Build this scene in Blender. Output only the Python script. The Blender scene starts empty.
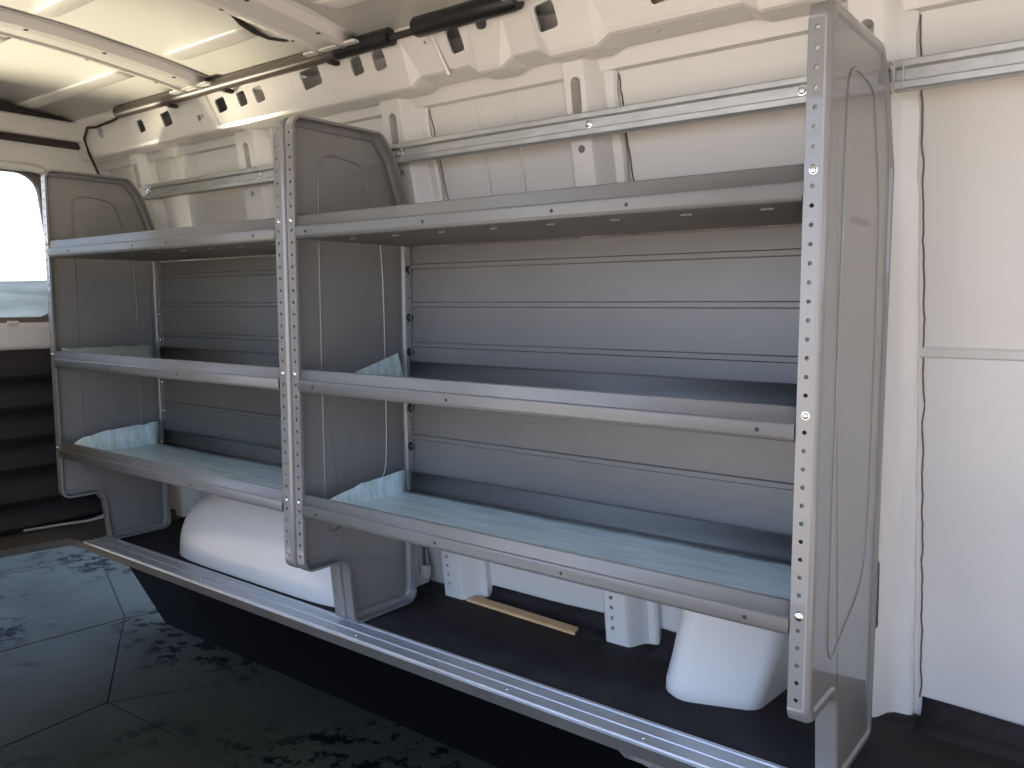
import bpy, bmesh, math, random
from mathutils import Vector, Matrix
from mathutils.noise import noise as mnoise
random.seed(7)
S = bpy.context.scene
COL = S.collection

# ------------------------------------------------------------------ camera
YAW, PITCH, ROLL = math.radians(37.8039), math.radians(-5.6259), math.radians(-0.1175)
cam_d = bpy.data.cameras.new('camera')
cam = bpy.data.objects.new('camera', cam_d); COL.objects.link(cam)
cam_d.sensor_fit = 'HORIZONTAL'; cam_d.sensor_width = 36.0
cam_d.lens = 834.54 / 1024 * 36.0
cam_d.clip_start = 0.02
_cy, _sy, _cp, _sp = math.cos(YAW), math.sin(YAW), math.cos(PITCH), math.sin(PITCH)
_r0 = Vector((_cy, _sy, 0)); _f0 = Vector((-_sy, _cy, 0)); _z = Vector((0, 0, 1))
_fw = _f0 * _cp + _z * _sp; _u0 = _z * _cp - _f0 * _sp
_r = _r0 * math.cos(ROLL) + _u0 * math.sin(ROLL); _u = _u0 * math.cos(ROLL) - _r0 * math.sin(ROLL)
cam.matrix_world = Matrix(((_r.x, _u.x, -_fw.x, 0.45627), (_r.y, _u.y, -_fw.y, -1.33907),
                           (_r.z, _u.z, -_fw.z, 0.70569), (0, 0, 0, 1)))
S.camera = cam

# ------------------------------------------------------------------ view, sky, sun
S.view_settings.view_transform = 'Standard'
S.view_settings.look = 'None'
S.view_settings.gamma = 1.0
S.view_settings.use_curve_mapping = False
S.view_settings.exposure = 0.70

world = bpy.data.worlds.new('sky'); S.world = world; world.use_nodes = True
wt = world.node_tree; wt.nodes.clear()
w_out = wt.nodes.new('ShaderNodeOutputWorld'); w_bg = wt.nodes.new('ShaderNodeBackground')
w_tc = wt.nodes.new('ShaderNodeTexCoord'); w_sep = wt.nodes.new('ShaderNodeSeparateXYZ')
w_ramp = wt.nodes.new('ShaderNodeValToRGB')
wt.links.new(w_tc.outputs['Generated'], w_sep.inputs[0])
wt.links.new(w_sep.outputs['Z'], w_ramp.inputs[0])
wt.links.new(w_ramp.outputs[0], w_bg.inputs[0]); wt.links.new(w_bg.outputs[0], w_out.inputs[0])
cr = w_ramp.color_ramp
cr.elements[0].position = 0.0; cr.elements[0].color = (0.80, 0.85, 0.95, 1)
cr.elements[1].position = 1.0; cr.elements[1].color = (0.32, 0.46, 0.93, 1)
e = cr.elements.new(0.18); e.color = (0.52, 0.69, 1.0, 1)
w_bg.inputs[1].default_value = 2.3

sun_d = bpy.data.lights.new('sun', 'SUN'); sun = bpy.data.objects.new('sun', sun_d); COL.objects.link(sun)
sun_d.energy = 7.0; sun_d.angle = math.radians(0.6); sun_d.color = (1.0, 0.94, 0.86)
# from behind the far wall, to the right, high
sun.rotation_euler = Vector((-0.70, 0.20, -0.80)).to_track_quat('-Z', 'Y').to_euler()

# sun glint thrown up through the rear door window onto the ceiling
gl_d = bpy.data.lights.new('sun_glint', 'SPOT'); gl = bpy.data.objects.new('sun_glint', gl_d); COL.objects.link(gl)
gl.location = (-4.6, -1.10, -0.10); gl_d.energy = 620; gl_d.color = (1.0, 0.86, 0.62); gl_d.spot_size = math.radians(48); gl_d.spot_blend = 1.0
gl_d.shadow_soft_size = 0.12
gl.rotation_euler = (Vector((-2.64, -0.24, 1.40)) - Vector(gl.location)).to_track_quat('-Z', 'Y').to_euler()

# ------------------------------------------------------------------ materials
def mat(name, col, rough=0.5, metal=0.0, coat=0.0, coat_rough=0.05, noise=0.0, nscale=20.0, bump=0.0, bscale=200.0,
        stretch=None, spec=None, rvar=0.0, coat_ior=1.5):
    m = bpy.data.materials.new(name); m.use_nodes = True
    nt = m.node_tree; b = nt.nodes['Principled BSDF']
    b.inputs['Base Color'].default_value = (*col, 1); b.inputs['Roughness'].default_value = rough
    b.inputs['Metallic'].default_value = metal
    if coat: b.inputs['Coat Weight'].default_value = coat; b.inputs['Coat Roughness'].default_value = coat_rough; b.inputs['Coat IOR'].default_value = coat_ior
    if spec is not None: b.inputs['Specular IOR Level'].default_value = spec
    tc = nt.nodes.new('ShaderNodeTexCoord'); mp = nt.nodes.new('ShaderNodeMapping')
    nt.links.new(tc.outputs['Object'], mp.inputs[0])
    if stretch: mp.inputs['Scale'].default_value = stretch
    if noise or rvar:
        n = nt.nodes.new('ShaderNodeTexNoise'); n.inputs['Scale'].default_value = nscale
        n.inputs['Detail'].default_value = 6
        nt.links.new(mp.outputs[0], n.inputs['Vector'])
        if noise:
            r = nt.nodes.new('ShaderNodeValToRGB'); el = r.color_ramp.elements
            el[0].position = 0.3; el[1].position = 0.7
            el[0].color = (*[max(0, c * (1 - noise)) for c in col], 1)
            el[1].color = (*[min(1, c * (1 + noise)) for c in col], 1)
            nt.links.new(n.outputs['Fac'], r.inputs[0]); nt.links.new(r.outputs[0], b.inputs['Base Color'])
        if rvar:
            mr = nt.nodes.new('ShaderNodeMapRange')
            mr.inputs['To Min'].default_value = rough - rvar; mr.inputs['To Max'].default_value = rough + rvar
            nt.links.new(n.outputs['Fac'], mr.inputs[0]); nt.links.new(mr.outputs[0], b.inputs['Roughness'])
    if bump:
        n2 = nt.nodes.new('ShaderNodeTexNoise'); n2.inputs['Scale'].default_value = bscale
        bp = nt.nodes.new('ShaderNodeBump'); bp.inputs['Strength'].default_value = bump; bp.inputs['Distance'].default_value = 0.002
        nt.links.new(mp.outputs[0], n2.inputs['Vector']); nt.links.new(n2.outputs['Fac'], bp.inputs['Height'])
        nt.links.new(bp.outputs[0], b.inputs['Normal'])
    return m

M = {}
M['grey'] = mat('grey_enamel_steel', (0.235, 0.228, 0.22), 0.42, 0.25, coat=1.0, coat_rough=0.05, spec=.35, coat_ior=1.4, noise=0.04, nscale=6)
M['sealant'] = mat('brown_sealant', (0.13, 0.10, 0.08), 0.6)
M['satin_dim'] = mat('grey_satin_dimmed', (0.19, 0.186, 0.18), 0.46, 0.25, spec=.4, noise=0.04, nscale=6)  # same paint as the end panels, darkened and uncoated to tone down the light
M['under'] = mat('underbody_shade', (0.006, 0.006, 0.006), 0.95, spec=.05)  # black that paints in the shadow below the floor
M['white'] = mat('white_van_paint', (0.665, 0.645, 0.615), 0.32, 0.0, coat=0.25, coat_rough=0.12, noise=0.015, nscale=3)
M['galv'] = mat('galvanised_steel', (0.52, 0.53, 0.52), 0.42, 0.8, noise=0.12, nscale=18, stretch=(1, 4, 4), rvar=0.08)
M['alu'] = mat('aluminium', (0.62, 0.65, 0.69), 0.40, 0.65, noise=0.10, nscale=12, stretch=(0.6, 8, 8), rvar=0.08)
M['zinc'] = mat('zinc_bolt', (0.80, 0.80, 0.80), 0.18, 1.0)
M['black'] = mat('black_plastic', (0.012, 0.012, 0.013), 0.35)
M['seal'] = mat('dark_rubber_seal', (0.030, 0.023, 0.022), 0.7)
M['rubber'] = mat('black_rubber_mat', (0.021, 0.017, 0.017), 0.75, spec=.25, noise=0.35, nscale=9, bump=0.25, bscale=300)
M['brown_floor'] = mat('brown_grey_floor', (0.085, 0.075, 0.066), 0.6, noise=0.25, nscale=5)
M['tube'] = mat('dark_brown_tube', (0.085, 0.068, 0.058), 0.38)
M['teal'] = mat('teal_liner_film', (0.74, 0.94, 0.85), 0.35, noise=0.22, nscale=6, stretch=(1.0, 10, 3))
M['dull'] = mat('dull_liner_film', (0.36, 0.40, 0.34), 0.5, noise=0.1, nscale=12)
M['wood'] = mat('raw_wood', (0.64, 0.41, 0.20), 0.6, noise=0.22, nscale=9, stretch=(1.5, 16, 6))
M['door'] = mat('door_grey_brown', (0.16, 0.125, 0.11), 0.45)
M['trimblack'] = mat('black_ribbed_trim', (0.032, 0.027, 0.028), 0.75, spec=.2)
M['joint'] = mat('dark_joint', (0.018, 0.020, 0.022), 0.9)
M['bank'] = mat('grey_stone_bank', (0.055, 0.064, 0.062), 0.9, noise=0.45, nscale=2.2, stretch=(1, 0.5, 3.2))
M['sand'] = mat('sunlit_tan_ground', (0.62, 0.475, 0.30), 0.95, noise=0.12, nscale=1.5)
M['label'] = mat('faded_label', (0.24, 0.235, 0.235), 0.4)
M['rust'] = mat('worn_sill_edge', (0.17, 0.155, 0.14), 0.7, noise=0.55, nscale=30)
gm = bpy.data.materials.new('window_glass'); gm.use_nodes = True
gt = gm.node_tree; gt.nodes.clear()
g_o = gt.nodes.new('ShaderNodeOutputMaterial'); g_m = gt.nodes.new('ShaderNodeMixShader'); g_f = gt.nodes.new('ShaderNodeFresnel')
g_t = gt.nodes.new('ShaderNodeBsdfTransparent'); g_g = gt.nodes.new('ShaderNodeBsdfGlossy')
g_t.inputs[0].default_value = (.93, .95, .95, 1); g_g.inputs['Roughness'].default_value = 0.0; g_f.inputs[0].default_value = 1.45
gt.links.new(g_f.outputs[0], g_m.inputs[0]); gt.links.new(g_t.outputs[0], g_m.inputs[1]); gt.links.new(g_g.outputs[0], g_m.inputs[2])
gt.links.new(g_m.outputs[0], g_o.inputs[0])
M['glass'] = gm

def paving_mat():
    m = bpy.data.materials.new('stained_paving'); m.use_nodes = True
    nt = m.node_tree; b = nt.nodes['Principled BSDF']; b.inputs['Roughness'].default_value = 0.85; b.inputs['Specular IOR Level'].default_value = 0.08
    tc = nt.nodes.new('ShaderNodeTexCoord')
    n1 = nt.nodes.new('ShaderNodeTexNoise'); n1.inputs['Scale'].default_value = 2.0; n1.inputs['Detail'].default_value = 5
    n2 = nt.nodes.new('ShaderNodeTexNoise'); n2.inputs['Scale'].default_value = 13.0; n2.inputs['Detail'].default_value = 9; n2.inputs['Roughness'].default_value = 0.68
    n3 = nt.nodes.new('ShaderNodeTexNoise'); n3.inputs['Scale'].default_value = 1.6; n3.inputs['Detail'].default_value = 2
    for n in (n1, n2, n3): nt.links.new(tc.outputs['Object'], n.inputs['Vector'])
    r1 = nt.nodes.new('ShaderNodeValToRGB')
    r1.color_ramp.elements[0].position = 0.3; r1.color_ramp.elements[0].color = (0.036, 0.036, 0.026, 1)
    r1.color_ramp.elements[1].position = 0.7; r1.color_ramp.elements[1].color = (0.060, 0.060, 0.044, 1)
    nt.links.new(n1.outputs['Fac'], r1.inputs[0])
    r2 = nt.nodes.new('ShaderNodeValToRGB')
    r2.color_ramp.elements[0].position = 0.51; r2.color_ramp.elements[0].color = (0, 0, 0, 1)
    r2.color_ramp.elements[1].position = 0.56; r2.color_ramp.elements[1].color = (1, 1, 1, 1)
    nt.links.new(n2.outputs['Fac'], r2.inputs[0])
    r3 = nt.nodes.new('ShaderNodeValToRGB')
    r3.color_ramp.elements[0].position = 0.45; r3.color_ramp.elements[0].color = (0, 0, 0, 1)
    r3.color_ramp.elements[1].position = 0.58; r3.color_ramp.elements[1].color = (1, 1, 1, 1)
    nt.links.new(n3.outputs['Fac'], r3.inputs[0])
    mu = nt.nodes.new('ShaderNodeMath'); mu.operation = 'MULTIPLY'
    nt.links.new(r2.outputs[0], mu.inputs[0]); nt.links.new(r3.outputs[0], mu.inputs[1])
    mx = nt.nodes.new('ShaderNodeMixRGB'); mx.inputs[2].default_value = (0.004, 0.004, 0.004, 1)
    nt.links.new(mu.outputs[0], mx.inputs[0]); nt.links.new(r1.outputs[0], mx.inputs[1])
    nt.links.new(mx.outputs[0], b.inputs['Base Color'])
    return m
M['paving'] = paving_mat()

# ------------------------------------------------------------------ helpers
def thing(name, label, cat, loc=(0, 0, 0), group=None):
    o = bpy.data.objects.new(name, None); COL.objects.link(o); o.location = loc
    o.empty_display_size = 0.05
    o['label'] = label; o['category'] = cat
    if group: o['group'] = group
    return o

def tag(o, label, cat, group=None):
    o['label'] = label; o['category'] = cat
    if group: o['group'] = group
    return o

def link(name, bm, m, parent=None, smooth=None, bevel=0.0, solid=0.0, segs=2, weld=True):
    if weld: bmesh.ops.remove_doubles(bm, verts=bm.verts, dist=1e-5)
    bmesh.ops.recalc_face_normals(bm, faces=bm.faces)
    me = bpy.data.meshes.new(name); bm.to_mesh(me); bm.free()
    me.materials.append(m)
    o = bpy.data.objects.new(name, me); COL.objects.link(o)
    if parent:
        o.parent = parent
        # geometry is written in world coordinates: cancel the ancestors' offset
        off = Vector((0, 0, 0)); q = parent
        while q: off += q.location; q = q.parent
        o.location = -off
    if smooth is not None:
        for p in me.polygons: p.use_smooth = True
        me.set_sharp_from_angle(angle=math.radians(smooth))
    if solid:
        md = o.modifiers.new('thickness', 'SOLIDIFY'); md.thickness = solid; md.offset = 0
    if bevel:
        md = o.modifiers.new('bevel', 'BEVEL'); md.width = bevel; md.segments = segs; md.limit_method = 'ANGLE'
        md.angle_limit = math.radians(40)
    return o

def struct(name, bm, m, parent=None, **k):
    o = link(name, bm, m, parent, **k)
    if not parent: o['kind'] = 'structure'
    return o

def box(bm, a, b):
    v = [bm.verts.new((x, y, z)) for x in (a[0], b[0]) for y in (a[1], b[1]) for z in (a[2], b[2])]
    for f in ((0, 1, 3, 2), (4, 6, 7, 5), (0, 4, 5, 1), (2, 3, 7, 6), (0, 2, 6, 4), (1, 5, 7, 3)):
        bm.faces.new([v[i] for i in f])

def prism(bm, pts, axis, a, b):
    """pts: 2-D outline in the two remaining axes (order kept), extruded along axis from a to b."""
    def P(p, t):
        return {'x': (t, p[0], p[1]), 'y': (p[0], t, p[1]), 'z': (p[0], p[1], t)}[axis]
    va = [bm.verts.new(P(p, a)) for p in pts]; vb = [bm.verts.new(P(p, b)) for p in pts]
    n = len(pts)
    for i in range(n):
        j = (i + 1) % n; bm.faces.new((va[i], va[j], vb[j], vb[i]))
    bm.faces.new(va[::-1]); bm.faces.new(vb)

def sweep(bm, prof, xs, fn):
    """open profile swept along stations; fn(p, x) -> 3-D point"""
    rows = [[bm.verts.new(fn(p, x)) for p in prof] for x in xs]
    for r0, r1 in zip(rows, rows[1:]):
        for i in range(len(prof) - 1):
            bm.faces.new((r0[i], r0[i + 1], r1[i + 1], r1[i]))
    return rows

def tube(bm, pts, r, n=12, caps=True):
    pts = [Vector(p) for p in pts]
    rr = r if isinstance(r, (list, tuple)) else [r] * len(pts)
    rings = []
    for i, p in enumerate(pts):
        t = (pts[min(i + 1, len(pts) - 1)] - pts[max(i - 1, 0)]).normalized()
        a = t.cross(Vector((0, 0, 1)))
        if a.length < 1e-3: a = t.cross(Vector((0, 1, 0)))
        a.normalize(); b = t.cross(a).normalized()
        rings.append([bm.verts.new(p + (a * math.cos(2 * math.pi * k / n) + b * math.sin(2 * math.pi * k / n)) * rr[i]) for k in range(n)])
    for r0, r1 in zip(rings, rings[1:]):
        for k in range(n):
            bm.faces.new((r0[k], r0[(k + 1) % n], r1[(k + 1) % n], r1[k]))
    if caps: bm.faces.new(rings[0][::-1]); bm.faces.new(rings[-1])

def dome(bm, c, d, r, h, n=12):
    """bolt head: washer plus rounded cap, base at c pointing along d"""
    d = Vector(d).normalized(); a = d.orthogonal().normalized(); b = d.cross(a); c = Vector(c)
    prof = [(r * 1.25, 0), (r * 1.25, h * .25), (r, h * .3), (r * .92, h * .65), (r * .6, h * .93), (r * .2, h)]
    rings = [[bm.verts.new(c + d * z + (a * math.cos(2 * math.pi * k / n) + b * math.sin(2 * math.pi * k / n)) * q) for k in range(n)] for q, z in prof]
    for r0, r1 in zip(rings, rings[1:]):
        for k in range(n): bm.faces.new((r0[k], r0[(k + 1) % n], r1[(k + 1) % n], r1[k]))
    bm.faces.new(rings[0][::-1]); bm.faces.new(rings[-1])

def bolt(name, c, d, r, h, m, parent):
    bm = bmesh.new(); dome(bm, c, d, r, h)
    return link(name, bm, m, parent, smooth=35)

def lerp(t, xs, ys):
    if t <= xs[0]: return ys[0]
    for i in range(len(xs) - 1):
        if t <= xs[i + 1]:
            k = (t - xs[i]) / (xs[i + 1] - xs[i]); return ys[i] + (ys[i + 1] - ys[i]) * k
    return ys[-1]

def fillet(pts, radii, n=5):
    """round the corners of a closed 2-D polygon"""
    out = []; N = len(pts)
    for i in range(N):
        p = Vector(pts[i]); a = Vector(pts[i - 1]); b = Vector(pts[(i + 1) % N]); r = radii[i]
        if r <= 0: out.append((p.x, p.y)); continue
        u = (a - p).normalized(); v = (b - p).normalized()
        ang = u.angle(v); t = r / math.tan(ang / 2)
        c = p + (u + v).normalized() * (r / math.sin(ang / 2))
        s = p + u * t; e_ = p + v * t
        a0 = math.atan2(s.y - c.y, s.x - c.x); a1 = math.atan2(e_.y - c.y, e_.x - c.x)
        da = (a1 - a0 + math.pi) % (2 * math.pi) - math.pi
        for k in range(n + 1):
            q = a0 + da * k / n; out.append((c.x + r * math.cos(q), c.y + r * math.sin(q)))
    return out

def perforated(bm, fn, a0, a1, b0, b1, pitch, rad, bc, depth_dir, n=8):
    """strip with a row of round holes; fn(a, b) -> point, depth_dir = hole wall direction"""
    cnt = max(1, round((a1 - a0) / pitch)); step = (a1 - a0) / cnt; dd = Vector(depth_dir)
    for i in range(cnt):
        s0 = a0 + i * step; s1 = s0 + step; ac = (s0 + s1) / 2
        outer = [(s1, bc), (s1, b1), (ac, b1), (s0, b1), (s0, bc), (s0, b0), (ac, b0), (s1, b0)]
        ov = [bm.verts.new(fn(*o)) for o in outer]
        iv = []; dv = []
        for k in range(8):
            q = k * math.pi / 4
            p = Vector(fn(ac + rad * math.cos(q), bc + rad * math.sin(q)))
            iv.append(bm.verts.new(p)); dv.append(bm.verts.new(p + dd))
        for k in range(8):
            j = (k + 1) % 8
            bm.faces.new((ov[k], ov[j], iv[j], iv[k])); bm.faces.new((iv[k], iv[j], dv[j], dv[k]))

def bool_cut(o, bmc):
    """cut bmc out of o, bake, and remove the cutter"""
    bmesh.ops.recalc_face_normals(bmc, faces=bmc.faces)
    me = bpy.data.meshes.new('cut'); bmc.to_mesh(me); bmc.free()
    c = bpy.data.objects.new('cut', me); COL.objects.link(c)
    md = o.modifiers.new('cut', 'BOOLEAN'); md.object = c; md.operation = 'DIFFERENCE'; md.solver = 'EXACT'
    bpy.context.view_layer.update()
    dg = bpy.context.evaluated_depsgraph_get()
    new = bpy.data.meshes.new_from_object(o.evaluated_get(dg), preserve_all_data_layers=True, depsgraph=dg)
    o.modifiers.clear(); o.data = new
    bpy.data.objects.remove(c)

# ------------------------------------------------------------------ body of the van
FZ = -0.20      # van floor
GZ = -0.75      # ground
SK_Z = [-0.30, -0.20, 0.60, 1.00, 1.255, 1.256, 1.42]
SK_Y = [0.605, 0.60, 0.55, 0.50, 0.447, 0.425, 0.38]
def skin_y(z): return lerp(z, SK_Z, SK_Y)
PF_Z = [-0.20, 0.60, 1.00, 1.30]
PF_Y = [0.514, 0.470, 0.432, 0.385]
def pil_y(z): return lerp(z, PF_Z, PF_Y)
XL, XR = -3.10, 3.80

# far wall skin with its pressed lines
bm = bmesh.new()
zs = [-0.45, -0.20, 0.0, 0.3, 0.588, 0.592, 0.606, 0.612, 0.8, 1.0, 1.15, 1.2545, 1.2562, 1.262, 1.42, 1.47]
def wy(z, x):
    y = skin_y(z)
    if 0.590 < z < 0.608 and x > 0.05: y -= 0.006
    return y
sweep(bm, zs, [XL, -2.0, -1.0, 0.04, 0.06, 0.7, XR], lambda z, x: (x, wy(z, x), z))
for xx in (-1.045, -0.925):             # shallow upright pressings in the upper skin
    sweep(bm, [(-.006, 0), (-.002, .004), (.002, .004), (.006, 0)], [0.95, 1.1, 1.25], lambda p, z, xx=xx: (xx + p[0], skin_y(z) - 0.0005 - p[1], z))
struct('wall_back', bm, M['white'], smooth=20)

# unseen half-height wall towards the cab, added to cut light from the right
bm = bmesh.new(); box(bm, (2.20, -1.12, FZ), (2.23, 0.56, 0.80)); struct('wall_right', bm, M['white'])

# roof: arched skin with swages running lengthwise
def roof_z(y): return 1.475 - 0.075 * ((y + 0.35) / 0.75) ** 2
bm = bmesh.new()
ys = []
y = -1.16
while y < 0.40: ys.append(round(y, 3)); y += 0.04
prof = [(yy, roof_z(yy)) for yy in ys] + [(0.40, roof_z(0.40))]
sweep(bm, prof, [XL - 0.05, XR], lambda p, x: (x, p[0], p[1]))
for a, b in ((-3.02, -2.23), (-1.98, -1.55), (-1.27, -0.85), (-0.55, 0.2)):
    for yc in (0.10, -0.275, -0.65):
        p = [(yc - .034, .001), (yc - .018, -.006), (yc + .018, -.006), (yc + .034, .001)]
        rows = sweep(bm, p, [a, a + 0.05, b - 0.05, b], lambda q, x, a=a, b=b: (x, q[0], roof_z(q[0]) + (q[1] if a < x < b else 0.001)))
struct('ceiling', bm, M['white'], smooth=25, solid=0.004)
# front edge beam of the roof above the opening
bm = bmesh.new(); box(bm, (XL, -1.20, 1.30), (XR, -1.14, 1.42)); struct('trim_17', bm, M['white'], bevel=0.01)

# roof cross ribs: hat section bent to the roof arch
def rib(name, x0, x1, drift):
    bm = bmesh.new()
    w = x1 - x0
    sec = [(0, -.003), (.018, -.004), (.030, -.028), (.055, -.032), (.062, -.026), (w - .062, -.026), (w - .055, -.032), (w - .030, -.028), (w - .018, -.004), (w, -.003)]
    yl = [-1.15 + i * (0.245 + 1.15) / 24 for i in range(25)]
    sweep(bm, sec, yl, lambda p, yy: (x0 + p[0] + drift * max(0, -yy) + 0.004 * math.sin(yy * 22) * (1 if p[0] in (0, w) else 0), yy, roof_z(yy) + p[1]))
    # end foot bolted to the rail
    box(bm, (x0 - .01, .225, roof_z(.235) - .030), (x1 + .01, .265, roof_z(.235) - .024))
    o = struct(name, bm, M['white'], smooth=30, solid=0.002)
    for k in range(6):
        yy = 0.15 - k * 0.22
        for xx in (x0 + .043, x1 - .043):
            bb = bmesh.new(); dome(bb, (xx + drift * max(0, -yy), yy, roof_z(yy) - .0305), (0, 0, -1), .006, .002, 8)
            link('rivet', bb, M['seal'], o, smooth=35)
    return o
rib('trim_1', -2.19, -2.00, 0.05)
r2_ = rib('trim_2', -1.49, -1.30, 0.05)
bm = bmesh.new()       # dark tube standing in for the shadow in the gap under this rib's flange
tube(bm, [(xx, yy, roof_z(yy) - .003) for xx, yy in ((-1.484, -.040), (-1.507, .002), (-1.534, .051), (-1.552, .107), (-1.553, .150), (-1.524, .182), (-1.49, .190))], [.003, .006, .010, .009, .006, .005, .003], 8)
link('gap_shadow', bm, M['seal'], r2_, smooth=60)
rib('trim_3', -0.78, -0.59, 0.05)
rib('trim_4', 0.10, 0.29, 0.0)

# roof side rail (cantrail): leaning face, jogged underside, pressed openings
def jog(x):
    # lower edge steps up between the pillars
    cyc = [(-1.185, -1.150, -0.98, -0.945), (-0.875, -0.84, -0.76, -0.725), (-0.60, -0.565, -0.25, -0.215), (-0.10, -0.065, 0.16, 0.195)]
    for a, b, c, d in cyc:
        if a <= x <= d: return lerp(x, [a, b, c, d], [0, 1, 1, 0]) * 0.022
    return 0
bm = bmesh.new()
st = [XL + .02, -2.9, -2.4, -2.0, -1.6, -1.30]
for a in (-1.185, -1.150, -0.98, -0.945, -0.875, -0.84, -0.76, -0.725, -0.60, -0.565, -0.25, -0.215, -0.10, -0.065, 0.16, 0.195): st.append(a)
st += [0.5, 1.0, XR]
def rail_pt(p, x): return (x, p[0], p[1] + jog(x) * p[2])
prof = [(0.275, 1.425, 0), (0.283, 1.405, 0), (0.290, 1.395, 0), (0.328, 1.296, 1), (0.334, 1.286, 1), (0.342, 1.282, 1), (0.405, 1.280, .6), (0.412, 1.288, .6), (0.425, 1.30, 0)]
back = [(0.425, 1.306, 0), (0.404, 1.286, .6), (0.344, 1.288, 1), (0.337, 1.291, 1), (0.295, 1.397, 0), (0.280, 1.425, 0)]
ring = prof + back
rows = [[bm.verts.new(rail_pt(p, x)) for p in ring] for x in st]
n = len(ring)
for r0, r1 in zip(rows, rows[1:]):
    for i in range(n): bm.faces.new((r0[i], r0[(i + 1) % n], r1[(i + 1) % n], r1[i]))
bm.faces.new(rows[0][::-1]); bm.faces.new(rows[-1])
rail_o = struct('trim_5', bm, M['white'])
cut = bmesh.new()
def rr_cut(xc, zc, w, h, r, ang=0.0):
    pts = fillet([(-w / 2, -h / 2), (w / 2, -h / 2), (w / 2, h / 2), (-w / 2, h / 2)], [r] * 4, 3)
    ca, sa = math.cos(ang), math.sin(ang)
    prism(cut, [(xc + p[0] * ca - p[1] * sa, zc + p[0] * sa + p[1] * ca) for p in pts], 'y', 0.24, 0.40)
for xc, zc, w, h in ((-2.540, 1.350, .045, .040), (-2.365, 1.352, .060, .045), (-2.030, 1.353, .055, .042), (-1.913, 1.356, .045, .042), (-1.823, 1.356, .048, .044),
                     (-1.565, 1.364, .088, .050), (-1.365, 1.364, .046, .046), (-1.275, 1.364, .046, .048), (-1.000, 1.366, .046, .054),
                     (-0.715, 1.366, .056, .056), (-0.42, 1.366, .060, .050), (0.10, 1.366, .056, .056), (-2.83, 1.362, .035, .040)):
    rr_cut(xc, zc, w, h, .009, 0.10)
for xc, zc, r in ((-2.173, 1.332, .010), (-1.10, 1.378, .004), (-2.15, 1.335, .006)):
    prism(cut, [(xc + r * math.cos(k * math.pi / 5), zc + r * math.sin(k * math.pi / 5)) for k in range(10)], 'y', .24, .40)
rr_cut(-0.905, 1.388, .036, .030, .012)
rr_cut(-0.845, 1.395, .022, .006, .002)
# drain slots on the underside
for xc in (-1.115, -0.36, -2.02, -1.34, -0.66, -0.45):
    prism(cut, [(xc + .012 * math.cos(k * math.pi / 5), .372 + .006 * math.sin(k * math.pi / 5)) for k in range(10)], 'z', 1.26, 1.31)
bool_cut(rail_o, cut)
md = rail_o.modifiers.new('bevel', 'BEVEL'); md.width = .003; md.segments = 2; md.limit_method = 'ANGLE'; md.angle_limit = math.radians(35)
# pressed collar lines beside the rail (weld joints)
bm = bmesh.new()
for xc in (-1.075, -2.10):
    sweep(bm, [(-.006, 0), (0, .003), (.006, 0)], [0, 1], lambda p, t, xc=xc: (xc + p[0] + .03 * (1 - t), .331 - (.331 - .288) * t - .001 - p[1], 1.293 + (1.40 - 1.293) * t))
link('weld_joint', bm, M['white'], rail_o, smooth=30)

# header closing the gap between rail top and roof
bm = bmesh.new(); box(bm, (XL, 0.30, 1.415), (XR, 0.40, 1.44)); struct('trim_6', bm, M['white'], bevel=.006)

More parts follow.
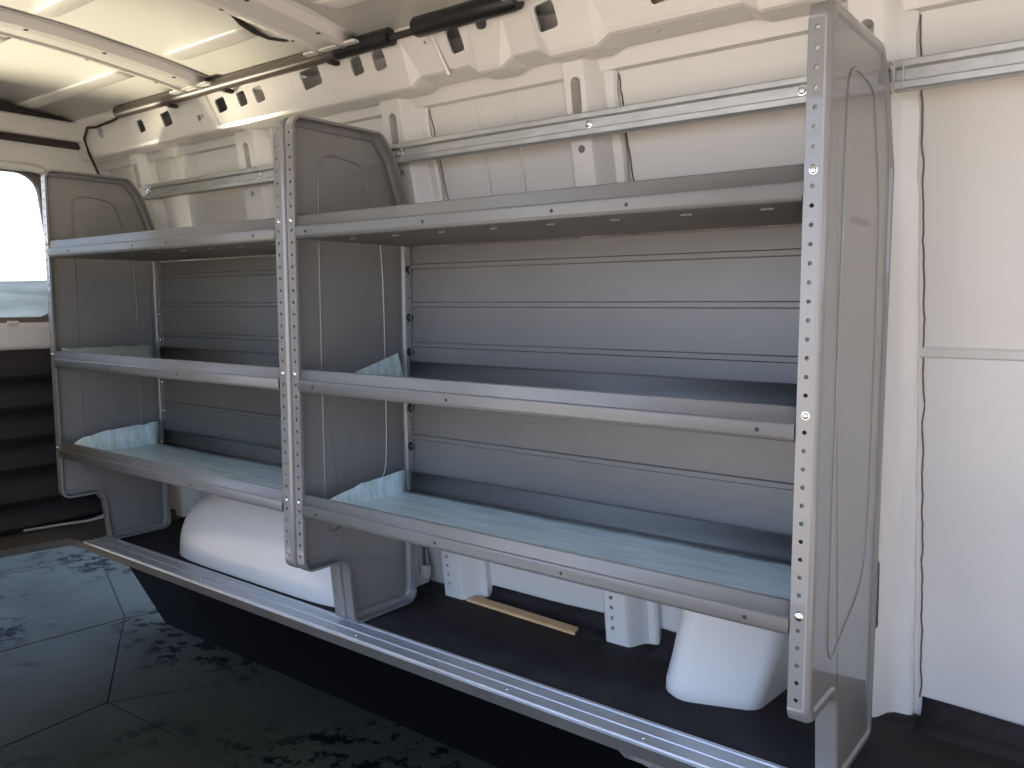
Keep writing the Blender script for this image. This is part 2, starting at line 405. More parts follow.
# wall pillars (hat sections from floor to rail)
def pillar(name, xb, xt, wb, wt_, fb, ft, slots=True, dots=True, z0=FZ, z1=1.284, low_slot=False):
    """front face from xl to xr, then a step to a flange on the right"""
    def xl(z): return lerp(z, [z0, z1], [xb, xt])
    def wd(z): return lerp(z, [z0, z1], [wb, wt_])
    def fl(z): return lerp(z, [z0, z1], [fb, ft]) + (0.0025 * math.sin(z * 31) + 0.002 * math.sin(z * 77)) * (1 if z > .9 else .3)
    zz = [z0 + (z1 - z0) * i / 40 for i in range(41)]
    def ringf(z):
        x0 = xl(z); w = wd(z); f = fl(z); yf = pil_y(z); ys_ = skin_y(min(z, 1.25)) + .004
        ym = yf + (ys_ - yf) * .62
        return [(x0 - .012, ys_), (x0 - .010, ym), (x0 - .003, yf + .010), (x0 + .006, yf), (x0 + w - .006, yf), (x0 + w + .003, yf + .008),
                (x0 + w + .016, ym - .012), (x0 + w + .028, ym), (x0 + w + f - .006, ym + .004), (x0 + w + f, ym + .010), (x0 + w + f, ys_)]
    bm = bmesh.new()
    rws = [[bm.verts.new((p[0], p[1], z)) for p in ringf(z)] for z in zz]
    m_ = len(rws[0])
    for r0, r1 in zip(rws, rws[1:]):
        for i in range(m_): bm.faces.new((r0[i], r0[(i + 1) % m_], r1[(i + 1) % m_], r1[i]))
    bm.faces.new(rws[0][::-1]); bm.faces.new(rws[-1])
    o = struct(name, bm, M['white'])
    cut = bmesh.new()
    if slots:
        xc = xl(1.2) + wd(1.2) * .52
        prism(cut, fillet([(xc - .014, 1.150), (xc + .014, 1.150), (xc + .014, 1.245), (xc - .014, 1.245)], [.0139] * 4, 4), 'y', .30, pil_y(1.2) + .045)
        xc = xl(1.08) + wd(1.08) * .5
        prism(cut, [(xc + .010 * math.cos(k * math.pi / 5), 1.078 + .010 * math.sin(k * math.pi / 5)) for k in range(10)], 'y', .30, pil_y(1.1) + .04)
    if low_slot:
        xc = 0.006
        prism(cut, fillet([(xc - .009, .005), (xc + .009, .005), (xc + .009, .160), (xc - .009, .160)], [.0089] * 4, 4), 'y', .40, .565)
    if dots:
        for k in range(9):
            z = -.155 + k * .028; xc = xl(z) + wd(z) * .35
            prism(cut, [(xc + .0056 * math.cos(q * math.pi / 4), z + .0056 * math.sin(q * math.pi / 4)) for q in range(8)], 'y', .40, pil_y(z) + .03)
    bool_cut(o, cut)
    for p in o.data.polygons: p.use_smooth = True
    o.data.set_sharp_from_angle(angle=math.radians(32))
    return o
pillar('trim_7', -2.775, -2.79, .055, .06, .032, .04, dots=False, z0=-.185)
pillar('trim_8', -2.10, -2.09, .110, .115, .09, .07, dots=False)
pillar('trim_9', -1.248, -1.375, .078, .088, .045, .055)
pillar('trim_10', -0.668, -0.735, .075, .070, .052, .055)
pillar('trim_11', -0.072, -0.064, .086, .076, .062, .042, dots=False, low_slot=True)

# black sealant bead where the right skin meets the pillar flange, and one beside each upper flange
def bead(name, xb, xt, z0, z1, amp):
    pts = []
    N = 90
    for i in range(N + 1):
        z = z0 + (z1 - z0) * i / N
        x = lerp(z, [FZ, 1.284], [xb, xt]) + amp * (mnoise(Vector((xb * 7, 0, z * 26))) + .5 * mnoise(Vector((3, xb, z * 60))))
        pts.append((x, skin_y(min(z, 1.25)) - .001, z))
    bm = bmesh.new(); tube(bm, pts, .0018, 6)
    struct(name, bm, M['sealant'], smooth=60)
bead('trim_12', 0.089, 0.058, -.16, 1.25, .0035)
bead('trim_13', -1.100, -1.227, 0.93, 1.25, .004)
bead('trim_14', -0.522, -0.606, 0.93, 1.25, .004)

# ------------------------------------------------------------------ floor
bm = bmesh.new()
pts = [(-2.83, .112), (XR, .112), (XR, .62), (-3.12, .62), (-3.12, -1.16), (-2.93, -1.16), (-2.872, -.126), (-2.85, 0.0)]
prism(bm, pts, 'z', FZ - .030, FZ - .002)
struct('floor', bm, M['brown_floor'])
# near-black body skirt below the floor, added to give the shadow under the van
bm = bmesh.new(); prism(bm, [(-3.02, GZ - .02), (XR, GZ - .02), (XR, FZ - .031), (-3.75, FZ - .031), (-3.5, -.45)], 'y', .600, .625); struct('trim_15', bm, M['under'])
# closed lower part of the side the photo is taken from (out of the picture), partly put in to shade the ground
bm = bmesh.new()
box(bm, (XL, -1.19, -.50), (-1.70, -1.13, 1.40))          # closed side behind the door opening
box(bm, (-2.20, -1.185, GZ + .02), (1.0, -1.135, -.20))     # unseen barrier under the door opening, added to darken the ground inside
box(bm, (.80, -1.19, -.50), (1.45, -1.13, 1.40))          # side ahead of the opening
struct('wall_front', bm, M['white'], weld=False)
# ragged worn edge below the aluminium strip
bm = bmesh.new()
xs = [-2.70 + i * .02 for i in range(int((XR + 2.70) / .02))]
def rag(x):
    d = .012 + .010 * (mnoise(Vector((x * 3.1, 1.7, 0))) + .5) + .004 * mnoise(Vector((x * 30, 5, 0)))
    if x < -2.50: d *= max(0.1, (x + 2.70) / .2)
    if -2.55 < x < -2.25: d += .014
    if x > -0.42: d += .030 * min(1, (x + .42) / .04)
    return max(.004, d)
sweep(bm, [0, .5, 1], xs, lambda t, x: (x, .114 + .012 * t, FZ - .004 - t * rag(x)))
struct('trim_16', bm, M['rust'], solid=.004)

# aluminium edge strip with pressed ridges
bm = bmesh.new()
prof = [(.106, -.005), (.106, .002), (.109, .0050), (.113, .0050), (.116, .0015), (.146, .0015), (.1485, .0045), (.1515, .0045), (.154, .0015), (.186, .0015), (.189, .0050), (.197, .0050), (.203, .0005), (.203, -.001), (.111, -.001), (.111, -.005)]
prism(bm, [(p[0], FZ + p[1] + .0035) for p in prof], 'x', -2.725, XR - .01)
strip = link('threshold_strip', bm, M['alu'], bevel=.0012)
tag(strip, 'long ridged aluminium edge strip along the front of the van floor under the shelving', 'edge strip')
for xx in (-2.70, -1.97, -1.22, -.70, -.34):
    bolt('screw', (xx, .131, FZ + .006), (0, 0, 1), .006, .003, M['zinc'], strip)

# black rubber mat lying on the floor with its edge turned up the wall
bm = bmesh.new()
mz = FZ + .0015
def mat_sheet(x0, x1, y0, y1, up):
    prof = [(y0, mz), (y0 + .1, mz), (y1 - .022, mz), (y1 - .008, mz + .006), (y1, mz + .020), (y1 + .001, mz + .040)] if up else [(y0, mz), (y1, mz)]
    n_ = max(2, int((x1 - x0) / .05))
    sweep(bm, prof, [x0 + (x1 - x0) * i / n_ for i in range(n_ + 1)],
          lambda p, x: (x, p[0] + (.003 * math.sin(x * 17) if p[0] > y1 - .01 and up else 0), p[1] + (.003 * math.sin(x * 9 + 1) if p[1] > mz + .03 else 0)))
mat_sheet(-2.74, 2.40, .207, .500, False)
mat_sheet(-2.74, -1.118, .5001, .580, False)
mat_sheet(-.674, -.540, .5001, .580, False)
mat_sheet(-.400, .092, .5001, .580, False)
mat_sheet(-1.118, -.674, .500, .590, True)
mat_sheet(-.540, -.400, .500, .590, True)
mat_sheet(.092, 2.40, .500, .590, True)
mt = link('floor_mat', bm, M['rubber'], smooth=50, solid=.003)
tag(mt, 'black rubber mat on the van floor behind the aluminium strip, edge turned up the wall', 'mat')

# wheel housing behind the left unit
bm = bmesh.new()
X0, HX, HH = -1.850, .482, .325
cols = []
for i in range(61):
    t = -1 + 2 * i / 60
    t = math.copysign(1 - (1 - abs(t)) ** 1.6, t)
    x = X0 + HX * t
    h = HH * max(0, 1 - abs(t) ** 2.5) ** .4
    sh = .012 * (1 - max(0, 1 - abs(t) ** 6) ** .5) * 6
    row = []
    for j in range(25):
        a = j / 24 * math.pi / 2
        c, s = math.cos(a) ** .45, math.sin(a) ** .45
        yy = .572 - (.352 - sh) * c
        zz = FZ + h * s * (.995 if j else 0)
        yy += .020 * (zz - FZ) / HH
        row.append(bm.verts.new((x, yy, zz)))
    cols.append(row)
for r0, r1 in zip(cols, cols[1:]):
    for j in range(24):
        bm.faces.new((r0[j], r0[j + 1], r1[j + 1], r1[j]))
wh = link('wheel_housing', bm, M['white'], smooth=60)
tag(wh, 'large rounded white wheel housing on the floor under the left shelving unit', 'wheel housing')

# smaller white moulded cover between the pillars, under the right unit
bm = bmesh.new()
secs = [(-.198, -.405, -.198, .312), (-.188, -.414, -.196, .306), (-.165, -.413, -.190, .306), (-.10, -.402, -.172, .318), (0.0, -.386, -.150, .328), (.06, -.376, -.140, .336), (.10, -.362, -.140, .350), (.118, -.335, -.150, .375), (.123, -.27, -.17, .42)]
rows = []
for z, a, b, yf in secs:
    pts = fillet([(a, .575), (a + .004, yf), (b, yf + .075), (b + .016, .575)], [0, .050, .045, 0], 6)
    rows.append([bm.verts.new((p[0], p[1], z)) for p in pts])
for r0, r1 in zip(rows, rows[1:]):
    for i in range(len(r0)): bm.faces.new((r0[i], r0[(i + 1) % len(r0)], r1[(i + 1) % len(r0)], r1[i]))
bm.faces.new(rows[-1])
cv = link('moulded_cover', bm, M['white'], smooth=50)
tag(cv, 'small white moulded box with rounded edges on the mat beside the right end panel', 'cover')

# wooden slat
bm = bmesh.new()
prism(bm, [(-1.158, .512), (-1.152, .550), (-.763, .530), (-.751, .492)], 'z', FZ + .0035, FZ + .0125)
wd_ = link('wood_slat', bm, M['wood'], bevel=.001)
tag(wd_, 'thin bare wooden slat lying on the black mat', 'wood slat')

# cable with white plug beside the pillar foot
cb = thing('cable', 'short black cable with a white plug beside the pillar at the back of the floor', 'cable', (-1.33, .53, -.13))
bm = bmesh.new(); tube(bm, [(-1.362, .545, .06), (-1.358, .54, 0), (-1.350, .53, -.07), (-1.338, .522, -.125)], .005, 8); link('wire', bm, M['black'], cb, smooth=60)
bm = bmesh.new(); box(bm, (-1.347, .512, -.160), (-1.320, .532, -.122)); link('plug', bm, M['white'], cb, bevel=.003)

# ------------------------------------------------------------------ shelving units
PW, PR = 0.036, 0.011        # rim width, bend radius of the pressed end panels
PROF = [(0, 1.17), (0.302, 1.17), (0.352, 1.108), (0.408, 0.960), (0.412, -0.190), (0.168, -0.190), (0.147, 0.0), (0.0, 0.0)]
RADI = [0.030, 0.035, 0.10, 0.10, 0.030, 0.026, 0.030, 0.030]
RC = 0.0045                   # depth of the recessed field inside the border
LOOP = [(0.100, 0.130), (0.098, 1.050), (0.115, 1.083), (0.150, 1.092), (0.235, 1.082), (0.262, 1.062), (0.285, 0.985), (0.322, 0.885), (0.330, 0.60), (0.330, 0.26), (0.318, 0.205), (0.280, 0.155), (0.145, 0.088), (0.122, 0.080), (0.106, 0.095)]

def end_panel(parent, xs_, d, bolts_z):
    """pressed sheet at x = xs_, its rim turned towards d with rows of holes"""
    poly = fillet(PROF, RADI, 6)
    if True:
        pts = [Vector(p) for p in poly]; N = len(pts)
        nor = []
        for i in range(N):
            a = (pts[i] - pts[i - 1]); b = (pts[(i + 1) % N] - pts[i])
            a.normalize(); b.normalize(); t = (a + b).normalized()
            nor.append(Vector((t.y, -t.x)))      # clockwise outline: inward normal
    bm = bmesh.new()
    # inset rings: sheet edge -> bend -> rim
    ctr = Vector((.2, .5))
    ringpos = [(PR + .0135, RC), (PR + .0085, 0.0), (PR, 0.0), (PR * .62, PR * .08), (PR * .29, PR * .29), (PR * .08, PR * .62), (0.0, PR), (0.0, PW), (0.006, PW)]
    rings = []
    for ins, off in ringpos:
        rings.append([bm.verts.new((xs_ + d * off, p.x + n_.x * ins, p.y + n_.y * ins)) for p, n_ in zip(pts, nor)])
    zlo, zhi = 0.032, 1.138
    zlo2, zhi2 = -0.16, 0.86
    for k in range(len(rings) - 1):
        for i in range(N):
            j = (i + 1) % N
            if k == 6:
                front = abs(pts[i].x) < 1e-4 and abs(pts[j].x) < 1e-4 and abs(pts[i].y - pts[j].y) > .5
                rear = pts[i].x > .40 and pts[j].x > .40 and abs(pts[i].y - pts[j].y) > .5
                if front:
                    za, zb = sorted((pts[i].y, pts[j].y))
                    perforated(bm, lambda a, b: (xs_ + d * b, 0.0, a), za, zb, PR, PW, .030, .0042, PR + (PW - PR) * .45, (0, .002, 0)); continue
                if rear:
                    pa, pb = pts[i], pts[j]
                    if pa.y > pb.y: pa, pb = pb, pa
                    perforated(bm, lambda a, b: (xs_ + d * b, lerp(a, [pa.y, pb.y], [pa.x, pb.x]), a), pa.y, pb.y, PR, PW, .030, .0042, PR + (PW - PR) * .62, (0, -.002, 0)); continue
            bm.faces.new((rings[k][i], rings[k][j], rings[k + 1][j], rings[k + 1][i]))
    f = bm.faces.new(rings[0]); bmesh.ops.triangulate(bm, faces=[f], ngon_method='EAR_CLIP')
    # pressed loop line on the sheet (raised on the outside, echoed inside)
    L = [Vector(p) for p in LOOP]
    for _ in range(2):
        L2 = []
        for i in range(len(L)):
            a, b = L[i], L[(i + 1) % len(L)]
            L2 += [a * .75 + b * .25, a * .25 + b * .75]
        L = L2
    NL = len(L)
    for side in (1, -1):
        rr_ = []
        for i in range(NL):
            t = (L[(i + 1) % NL] - L[i - 1]).normalized(); nn = Vector((t.y, -t.x))
            rr_.append([bm.verts.new((xs_ + d * RC + side * h, *(L[i] + nn * o_))) for o_, h in ((-.0035, .0006), (-.0012, .0026), (.0012, .0026), (.0035, .0006))])
        for i in range(NL):
            a, b = rr_[i], rr_[(i + 1) % NL]
            for q in range(3): bm.faces.new((a[q], a[q + 1], b[q + 1], b[q]))
    o = link('end_panel', bm, M['grey'], parent, smooth=32, solid=.0014)
    for p in o.data.polygons:
        if abs(p.normal.x) > .999 or (abs(p.normal.y) > .999 and p.area < .01): p.use_smooth = False
    for z in bolts_z:
        bolt('bolt', (xs_ + d * (PR + (PW - PR) * .40), -.0005, z), (0, -1, 0), .0056, .005, M['zinc'], o)
    return o

def shelf(parent, x0, x1, zb, holes):
    bm = bmesh.new()
    prof = [(.014, .049), (.014, .0545), (.009, .057), (.005, .055), (.0020, .0305), (-.0035, .0285), (-.0045, .026), (-.004, .007), (-.001, .001), (.006, -.001),
            (.020, 0.0), (.20, 0.0), (.388, 0.0), (.3955, .003), (.397, .012), (.397, .055), (.390, .055)]
    sweep(bm, prof, [x0, (x0 + x1) / 2, x1], lambda p, x: (x, p[0], zb + p[1]))
    # row of pressed divider slots across the deck (rim of each stands just proud of the underside)
    k = x0 + .12
    while k < x1 - .08:
        for yy in (.07,):
            box(bm, (k, yy, zb - .0035), (k + .022, yy + .004, zb - .001))
        k += .15
    o = link('shelf', bm, M['satin_dim'], parent, smooth=14, solid=.0014)
    for h in holes:
        bolt('screw', (h, -.0045, zb + .0155), (0, -1, 0), .0034, .0016, M['seal'], o)
    return o

def back_panel(parent, x0, x1):
    bm = bmesh.new()
    prof = [(.4125, .150), (.4125, .303)]
    for z in (.303, .575, .690, .799):
        prof += [(.4125, z), (.4075, z + .003), (.4075, z + .013), (.4125, z + .016)]
    prof += [(.4125, .8605)]
    sweep(bm, prof, [x0, x1], lambda p, x: (x, p[0], p[1]))
    return link('back_panel', bm, M['satin_dim'], parent, solid=.0014)

ZT, ZM, ZB_ = .8645, .4785, .1535
def unit(label, xa, xb, holes, knob_mat, knob_r):
    t = thing('shelving_unit', label, 'shelving', ((xa + xb) / 2, .2, FZ), 'shelving units along the van wall')
    bz = [ZT + .045, ZM + .044, ZB_ + .035]
    pa = end_panel(t, xa, 1, bz); pb = end_panel(t, xb, -1, bz)
    for zb, hs in zip((ZT, ZM, ZB_), holes):
        shelf(t, xa + PW + .0015, xb - PW - .0015, zb, [xa + PW + f * (xb - xa - 2 * PW) for f in hs])
    bp = back_panel(t, xa + PW - .001, xb - PW + .001)
    for z in (.80, .66, .56, .395, .28):
        bolt('rivet', (xa + PR + (PW - PR) * .62, .4110, z), (0, -1, 0), knob_r, .012, knob_mat, pa)
    return t, pa, pb
unit('grey steel shelving unit with three shelves at the rear end, standing over the wheel housing', -2.669, -1.3110, ((.12, .45, .60, .93), (.30, .62), (.05, .35, .66)), M['zinc'], .007)
u2, pB, pC = unit('grey steel shelving unit with three shelves nearest the camera, in front of the wooden slat', -1.3040, .0355, ((.035, .35, .62, .75), (.045, .40, .95), (.045, .37, .64, .94)), M['black'], .0105)
# faded stamped mark on the outer side of the near end panel
bm = bmesh.new()
for k in range(9):
    z0_, z1_ = .838, .850
    if k in (2, 5): z1_ = .846
    box(bm, (.0309, .14 + k * .0125, z0_), (.0318, .149 + k * .0125, z1_))
lb = link('stamped_mark', bm, M['label'], pC); lb['label'] = 'faint stamped mark'

# ------------------------------------------------------------------ teal liners left on the shelves
def liner(name, label, x0, x1, y0, y1, z, up=None, seed=1, m='teal', creases=()):
    bm = bmesh.new()
    nx, ny = 60, 12
    rows = []
    for i in range(nx + 1):
        row = []
        x = x0 + (x1 - x0) * i / nx
        for j in range(ny + 1):
            t = j / ny
            yb = y1 + .010 * mnoise(Vector((x * 6, seed, 0))) + .005 * mnoise(Vector((x * 31, seed, 2)))
            y = y0 + (yb - y0) * t
            zz = z + .0012 + .0008 * (mnoise(Vector((x * 5, y * 12, seed))) + 1)
            for c in creases:
                zz += .0025 * math.exp(-((x - c - .25 * (y - .2)) / .006) ** 2)
            row.append(bm.verts.new((x, y, zz)))
        rows.append(row)
    for r0, r1 in zip(rows, rows[1:]):
        for j in range(ny): bm.faces.new((r0[j], r0[j + 1], r1[j + 1], r1[j]))
    if up:
        # left edge turned up against the end panel, ragged top
        base = rows[0]; top = []; mid = []
        for j, v in enumerate(base):
            t = j / ny
            h = lerp(t, *up) * (1 + .10 * mnoise(Vector((t * 9, seed, 4)))) + .003 * mnoise(Vector((t * 30, seed, 8)))
            mid.append(bm.verts.new((v.co.x - .004, v.co.y, v.co.z + h * .35)))
            top.append(bm.verts.new((v.co.x - .006, v.co.y, v.co.z + max(.001, h))))
        for A, B in ((base, mid), (mid, top)):
            for j in range(ny): bm.faces.new((A[j], A[j + 1], B[j + 1], B[j]))
    o = link(name, bm, M[m], smooth=50, solid=.0008)
    return tag(o, label, 'shelf liner', 'leftover shelf liners')
DK = .0007
liner('shelf_liner', 'streaky teal liner on the bottom shelf of the near unit, left edge turned up', -1.256, -.012, .022, .372, ZB_ + DK, ([0, .12, .5, .9, 1], [.012, .026, .050, .062, .064]), 1, creases=(-.55, -.42, -.28, -.15))
liner('shelf_liner', 'streaky teal liner on the bottom shelf of the far unit, left edge turned up', -2.619, -1.353, .022, .372, ZB_ + DK, ([0, .1, .4, .9, 1], [.006, .055, .075, .085, .085]), 2, creases=(-2.1, -1.6))
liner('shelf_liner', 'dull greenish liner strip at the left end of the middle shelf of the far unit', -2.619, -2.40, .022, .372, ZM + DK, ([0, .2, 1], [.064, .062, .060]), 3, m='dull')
# scrap corner of liner leaning on the middle panel
bm = bmesh.new()
vs = [bm.verts.new((-1.2605 - .004 * k, y_, z_)) for k, (y_, z_) in enumerate([(.15, ZM + .030), (.345, ZM + .082), (.372, ZM + .006), (.20, ZM + .003)])]
vs2 = [bm.verts.new(v.co + Vector((.0012, 0, 0))) for v in vs]
bm.faces.new(vs); bm.faces.new(vs2[::-1])
for i in range(4): bm.faces.new((vs[i], vs2[i], vs2[(i + 1) % 4], vs[(i + 1) % 4]))
o = link('shelf_liner', bm, M['teal'])
tag(o, 'torn triangular teal liner scrap on the middle shelf leaning against the centre panel', 'shelf liner', 'leftover shelf liners')

# ------------------------------------------------------------------ galvanised rails on the wall
def rail(label, x0, x1, bolts, endring):
    t = thing('wall_rail', label, 'rail', ((x0 + x1) / 2, .38, 1.12), 'galvanised rails along the wall')
    bm = bmesh.new()
    prof = [(.385, 1.149), (.362, 1.149), (.360, 1.147), (.360, 1.137), (.362, 1.135), (.370, 1.1335), (.370, 1.113), (.362, 1.111), (.360, 1.109), (.360, 1.098), (.362, 1.096), (.385, 1.096)]
    sweep(bm, prof, [x0, x1], lambda p, x: (x, p[0], p[1]))
    link('channel', bm, M['galv'], t, solid=.002)
    for bx in bolts: bolt('bolt', (bx, .369, 1.123), (0, -1, 0), .008, .006, M['zinc'], t)
    for bx in endring:
        bm = bmesh.new()
        for k in range(20):
            pass
        N = 18; R0, R1 = .011, .004
        rg = []
        for k in range(N):
            a = 2 * math.pi * k / N
            rg.append([bm.verts.new((bx + (R0 + R1 * math.cos(q)) * math.cos(a), .364 + R1 * math.sin(q), 1.122 + (R0 + R1 * math.cos(q)) * math.sin(a))) for q in [i * math.pi / 3 for i in range(6)]])
        for k in range(N):
            for q in range(6): bm.faces.new((rg[k][q], rg[(k + 1) % N][q], rg[(k + 1) % N][(q + 1) % 6], rg[k][(q + 1) % 6]))
        link('ring_bolt', bm, M['zinc'], t, smooth=60)
    return t
rail('galvanised rail on the wall above the far shelving unit', -2.64, -1.312, (-1.915, -1.42), (-2.605,))
rail('galvanised rail on the wall above the near shelving unit', -1.302, .031, (-.637, -.135), (-1.262,))
rail('bright galvanised rail on the bare wall right of the near end panel', .040, 1.30, (.90,), ())
bm = bmesh.new()
# splice sleeve at the joint
for xx in (.037, .052): box(bm, (xx, .3578, 1.0945), (xx + .003, .386, 1.1505))
o = link('rail_clip', bm, M['galv'], bevel=.001); tag(o, 'narrow metal clip joining the rails just behind the near end panel', 'clip')

# ------------------------------------------------------------------ tube along the roof edge
tb = thing('roof_tube', 'long dark tube along the edge of the ceiling with a thick black end', 'tube', (-1.7, .27, 1.40))
bm = bmesh.new(); tube(bm, [(-2.62, .266, 1.402), (-1.40, .266, 1.402)], .0215, 20); link('sleeve', bm, M['tube'], tb, smooth=40)
bm = bmesh.new(); tube(bm, [(-1.40, .266, 1.402), (-1.19, .266, 1.402)], .0235, 20); o = link('sleeve', bm, M['black'], tb, smooth=40); o['label'] = 'short black sleeve'
bm = bmesh.new(); tube(bm, [(-1.20, .268, 1.400), (-1.08, .268, 1.400)], .009, 12); link('rod', bm, M['seal'], tb, smooth=40)
bm = bmesh.new(); tube(bm, [(-1.095, .262, 1.405), (-1.088, .262, 1.405), (-.78, .262, 1.405), (-.765, .262, 1.405)], [.023, .026, .026, .023], 20); o = link('sleeve', bm, M['black'], tb, smooth=40); o['label'] = 'thick black end sleeve'
for xx in (-2.28, -1.95, -1.44):
    bm = bmesh.new(); box(bm, (xx, .258, 1.372), (xx + .018, .292, 1.384)); link('clip', bm, M['seal'], tb, bevel=.003)

# thin dark wire in the far upper corner
bm = bmesh.new()
tube(bm, [(-2.62, .285, 1.398), (-2.70, .283, 1.385), (-2.80, .270, 1.372), (-2.90, .285, 1.385), (-2.96, .300, 1.352), (-2.965, .318, 1.30), (-2.94, .340, 1.22), (-2.93, .36, 1.15)], .005, 8)
o = link('wire', bm, M['seal'], smooth=60); tag(o, 'thin dark wire hanging in the far upper corner above the end panel', 'wire')

# ------------------------------------------------------------------ rear of the van
bm = bmesh.new(); box(bm, (-3.16, -1.16, 1.345), (-2.99, .345, 1.418)); struct('trim_18', bm, M['white'], bevel=.014, segs=3)
bm = bmesh.new(); box(bm, (-3.16, -1.16, 1.322), (-3.03, .350, 1.345)); struct('trim_19', bm, M['seal'], bevel=.004)
bm = bmesh.new(); box(bm, (-3.16, -1.16, 1.418), (-3.02, .330, 1.462)); struct('trim_20', bm, M['seal'], bevel=.004)  # dark strip added in place of the shaded gap between header and roof
# body frame round the door opening
bm = bmesh.new()
outer = [(-1.16, -.20), (-1.16, 1.322), (.60, 1.322), (.60, -.20)]
inner = fillet([(-1.08, -.20), (-1.08, 1.228), (.235, 1.228), (.330, .60), (.330, -.20)], [0, .12, .12, 0, 0], 6)
vo = [bm.verts.new((-3.075, *p)) for p in outer]; vi = [bm.verts.new((-3.075, *p)) for p in inner]
ring_ = vo + vi[::-1]
bmesh.ops.triangle_fill(bm, use_beauty=True, use_dissolve=False, edges=[bm.edges.new((ring_[i], ring_[(i + 1) % len(ring_)])) for i in range(len(ring_))])
fr = struct('trim_21', bm, M['white'], solid=.03)
arch = [p for p in inner if p[1] > .55]
bm = bmesh.new(); tube(bm, [(-3.055, p[0], p[1]) for p in arch], .016, 10); link('door_seal_lip', bm, M['white'], fr, smooth=60)

dr = bpy.data.objects.new('door_1', None); COL.objects.link(dr); dr.location = (-3.12, -.3, FZ); dr['kind'] = 'structure'
bm = bmesh.new()
outer = [(-1.12, .50), (-1.12, 1.30), (.36, 1.30), (.36, .50)]
hole = fillet([(-1.0, .650), (-1.0, 1.213), (.172, 1.213), (.235, .650)], [.08, .08, .085, .08], 6)
vo = [bm.verts.new((-3.115, *p)) for p in outer]; vi = [bm.verts.new((-3.115, *p)) for p in hole]
eds = [bm.edges.new((vo[i], vo[(i + 1) % 4])) for i in range(4)] + [bm.edges.new((vi[i], vi[(i + 1) % len(vi)])) for i in range(len(vi))]
bmesh.ops.triangle_fill(bm, use_beauty=True, use_dissolve=False, edges=eds)
link('door_panel', bm, M['door'], dr, solid=.03, bevel=.004)
bm = bmesh.new(); prism(bm, [(p[0], p[1]) for p in fillet([(-1.01, .64), (-1.01, 1.223), (.182, 1.223), (.245, .64)], [.08] * 4, 6)], 'x', -3.122, -3.117)
link('window_pane', bm, M['glass'], dr)
bm = bmesh.new(); box(bm, (-3.13, -1.12, .520), (-3.07, .34, .628)); link('door_ledge', bm, M['white'], dr, bevel=.02, segs=4)
bm = bmesh.new(); box(bm, (-3.075, .02, .622), (-3.06, .06, .636)); link('latch', bm, M['white'], dr, bevel=.004)
bm = bmesh.new()
prof = [(-3.09, .522)]
zz_ = [.522, .39, .27, .15, .03, -.10, -.20]
for a, b in zip(zz_, zz_[1:]):
    prof += [(-3.075, a - .004), (-3.035, a - .035), (-3.020, a - .07), (-3.020, b + .035), (-3.045, b + .012), (-3.07, b + .004)]
prof += [(-3.13, -.20), (-3.13, .522)]
prism(bm, prof, 'y', -1.12, .335)
link('ribbed_trim', bm, M['trimblack'], dr, smooth=40)
# pale rubber weatherstrip on the sill
bm = bmesh.new(); tube(bm, [(-3.035, .02, -.188), (-3.02, .16, -.190), (-2.985, .25, -.188), (-2.95, .30, -.175), (-2.945, .325, -.12)], .006, 8)
o = link('weatherstrip', bm, mat('pale_seal', (.35, .33, .31), .5), smooth=60); tag(o, 'thin pale weatherstrip curving along the sill at the foot of the rear door', 'weatherstrip')

# ------------------------------------------------------------------ outside: paving, ground, bank
bm = bmesh.new()
prism(bm, [(-30, -30), (30, -30), (30, 20), (-30, 20)], 'z', GZ - .15, GZ - .03)
struct('ground', bm, M['sand'])
bm = bmesh.new()
prism(bm, [(-7.0, -1.21), (2.0, -1.21), (2.0, 1.58), (-7.0, 1.58)], 'z', GZ - .029, GZ - .006)
struct('joint_bed', bm, M['joint'])
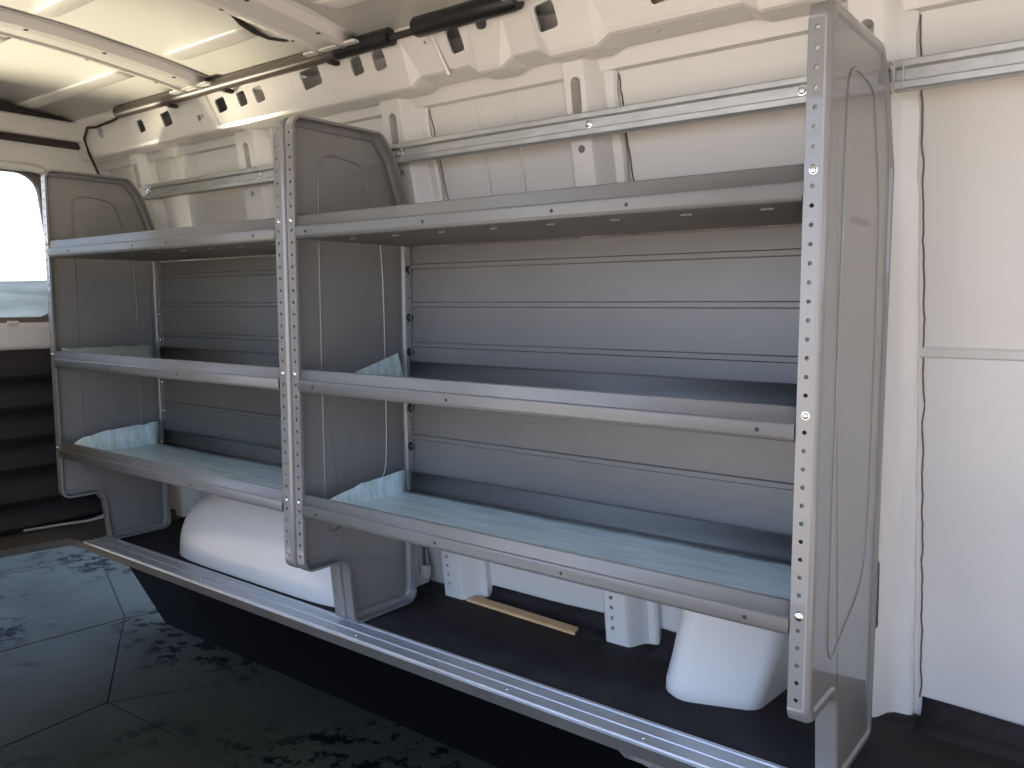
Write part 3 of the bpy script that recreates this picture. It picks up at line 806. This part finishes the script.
# irregular slabs between the joints the photo shows
bm = bmesh.new()
gap = .0035
def slab(poly):
    poly = [Vector((.456 + (p[0] - .456) * 1.4191, -1.339 + (p[1] + 1.339) * 1.4191)) for p in poly]
    c = sum(poly, Vector((0, 0))) / len(poly)
    n_ = len(poly)
    area = sum(poly[i].x * poly[(i + 1) % n_].y - poly[(i + 1) % n_].x * poly[i].y for i in range(n_))
    if area < 0: poly = poly[::-1]
    pts = []
    for i in range(n_):
        p, a, b = poly[i], poly[i - 1], poly[(i + 1) % n_]
        u = (p - a).normalized(); v = (b - p).normalized()
        n1 = Vector((-u.y, u.x)); n2 = Vector((-v.y, v.x)); m_ = (n1 + n2)
        pts.append(p + m_ * (gap / max(.3, 1 + n1.dot(n2))))
    prism(bm, [(p.x, p.y) for p in pts], 'z', GZ - .012, GZ)
V1, V2, V3 = (-2.162, -.030), (-1.633, -.349), (-2.885, .242)
L1, L2, L3, R1, R2, K = (-2.195, -.39), (-1.61, -.613), (-2.962, -.099), (-2.061, .293), (-1.462, -.058), (-1.097, -.322)
A1, A2, A3 = (-2.26, -1.25), (-1.58, -1.25), (-3.08, -1.25)
B1, B2, B3 = (-1.96, .72), (-1.15, .72), (-3.05, .72)
F3, G3 = (-3.189, .22), (-2.969, .333)
slab([A3, L3, V3, V1, L1, A1]); slab([V3, G3, B3, B1, R1, V1])
slab([A1, L1, V1, V2, L2, A2]); slab([V1, R1, B1, B2, R2, V2])
slab([A2, L2, V2, K, (-.55, -.30), (-.45, -1.25)]); slab([V2, R2, B2, (-.45, .72), (-.55, -.30), K])
slab([(-.45, -1.25), (-.55, -.30), (.10, -.10), (.55, -.25), (.60, -1.25)]); slab([(-.55, -.30), (-.45, .72), (.60, .72), (.55, -.25), (.10, -.10)])
slab([(.60, -1.25), (.55, -.25), (1.55, -.25), (1.55, -1.25)]); slab([(.55, -.25), (.60, .72), (1.55, .72), (1.55, -.25)])
slab([A3, L3, V3, G3, F3, (-3.85, .05), (-3.95, -1.25)]); slab([F3, G3, B3, (-3.9, .72), (-3.85, .05)])
slab([(-3.95, -1.25), (-3.85, .05), (-4.7, .2), (-4.8, -1.25)]); slab([(-3.85, .05), (-3.9, .72), (-4.75, .72), (-4.7, .2)])
pv = struct('paving', bm, M['paving'], bevel=.002)
# rough bank seen through the rear door window
bm = bmesh.new()
rows = []
for i in range(41):
    y = -6 + 12 * i / 40
    row = []
    for j in range(13):
        t = j / 12
        row.append(bm.verts.new((-8.6 - 1.2 * t + .25 * mnoise(Vector((y * 1.3, t * 4, 1))), y, GZ - .05 + 1.62 * t + .10 * mnoise(Vector((y * .9, 3, 2))) * t + .02 * (y) * t)))
    rows.append(row)
for r0, r1 in zip(rows, rows[1:]):
    for j in range(12): bm.faces.new((r0[j], r0[j + 1], r1[j + 1], r1[j]))
struct('bank', bm, M['bank'], smooth=70, solid=.3)
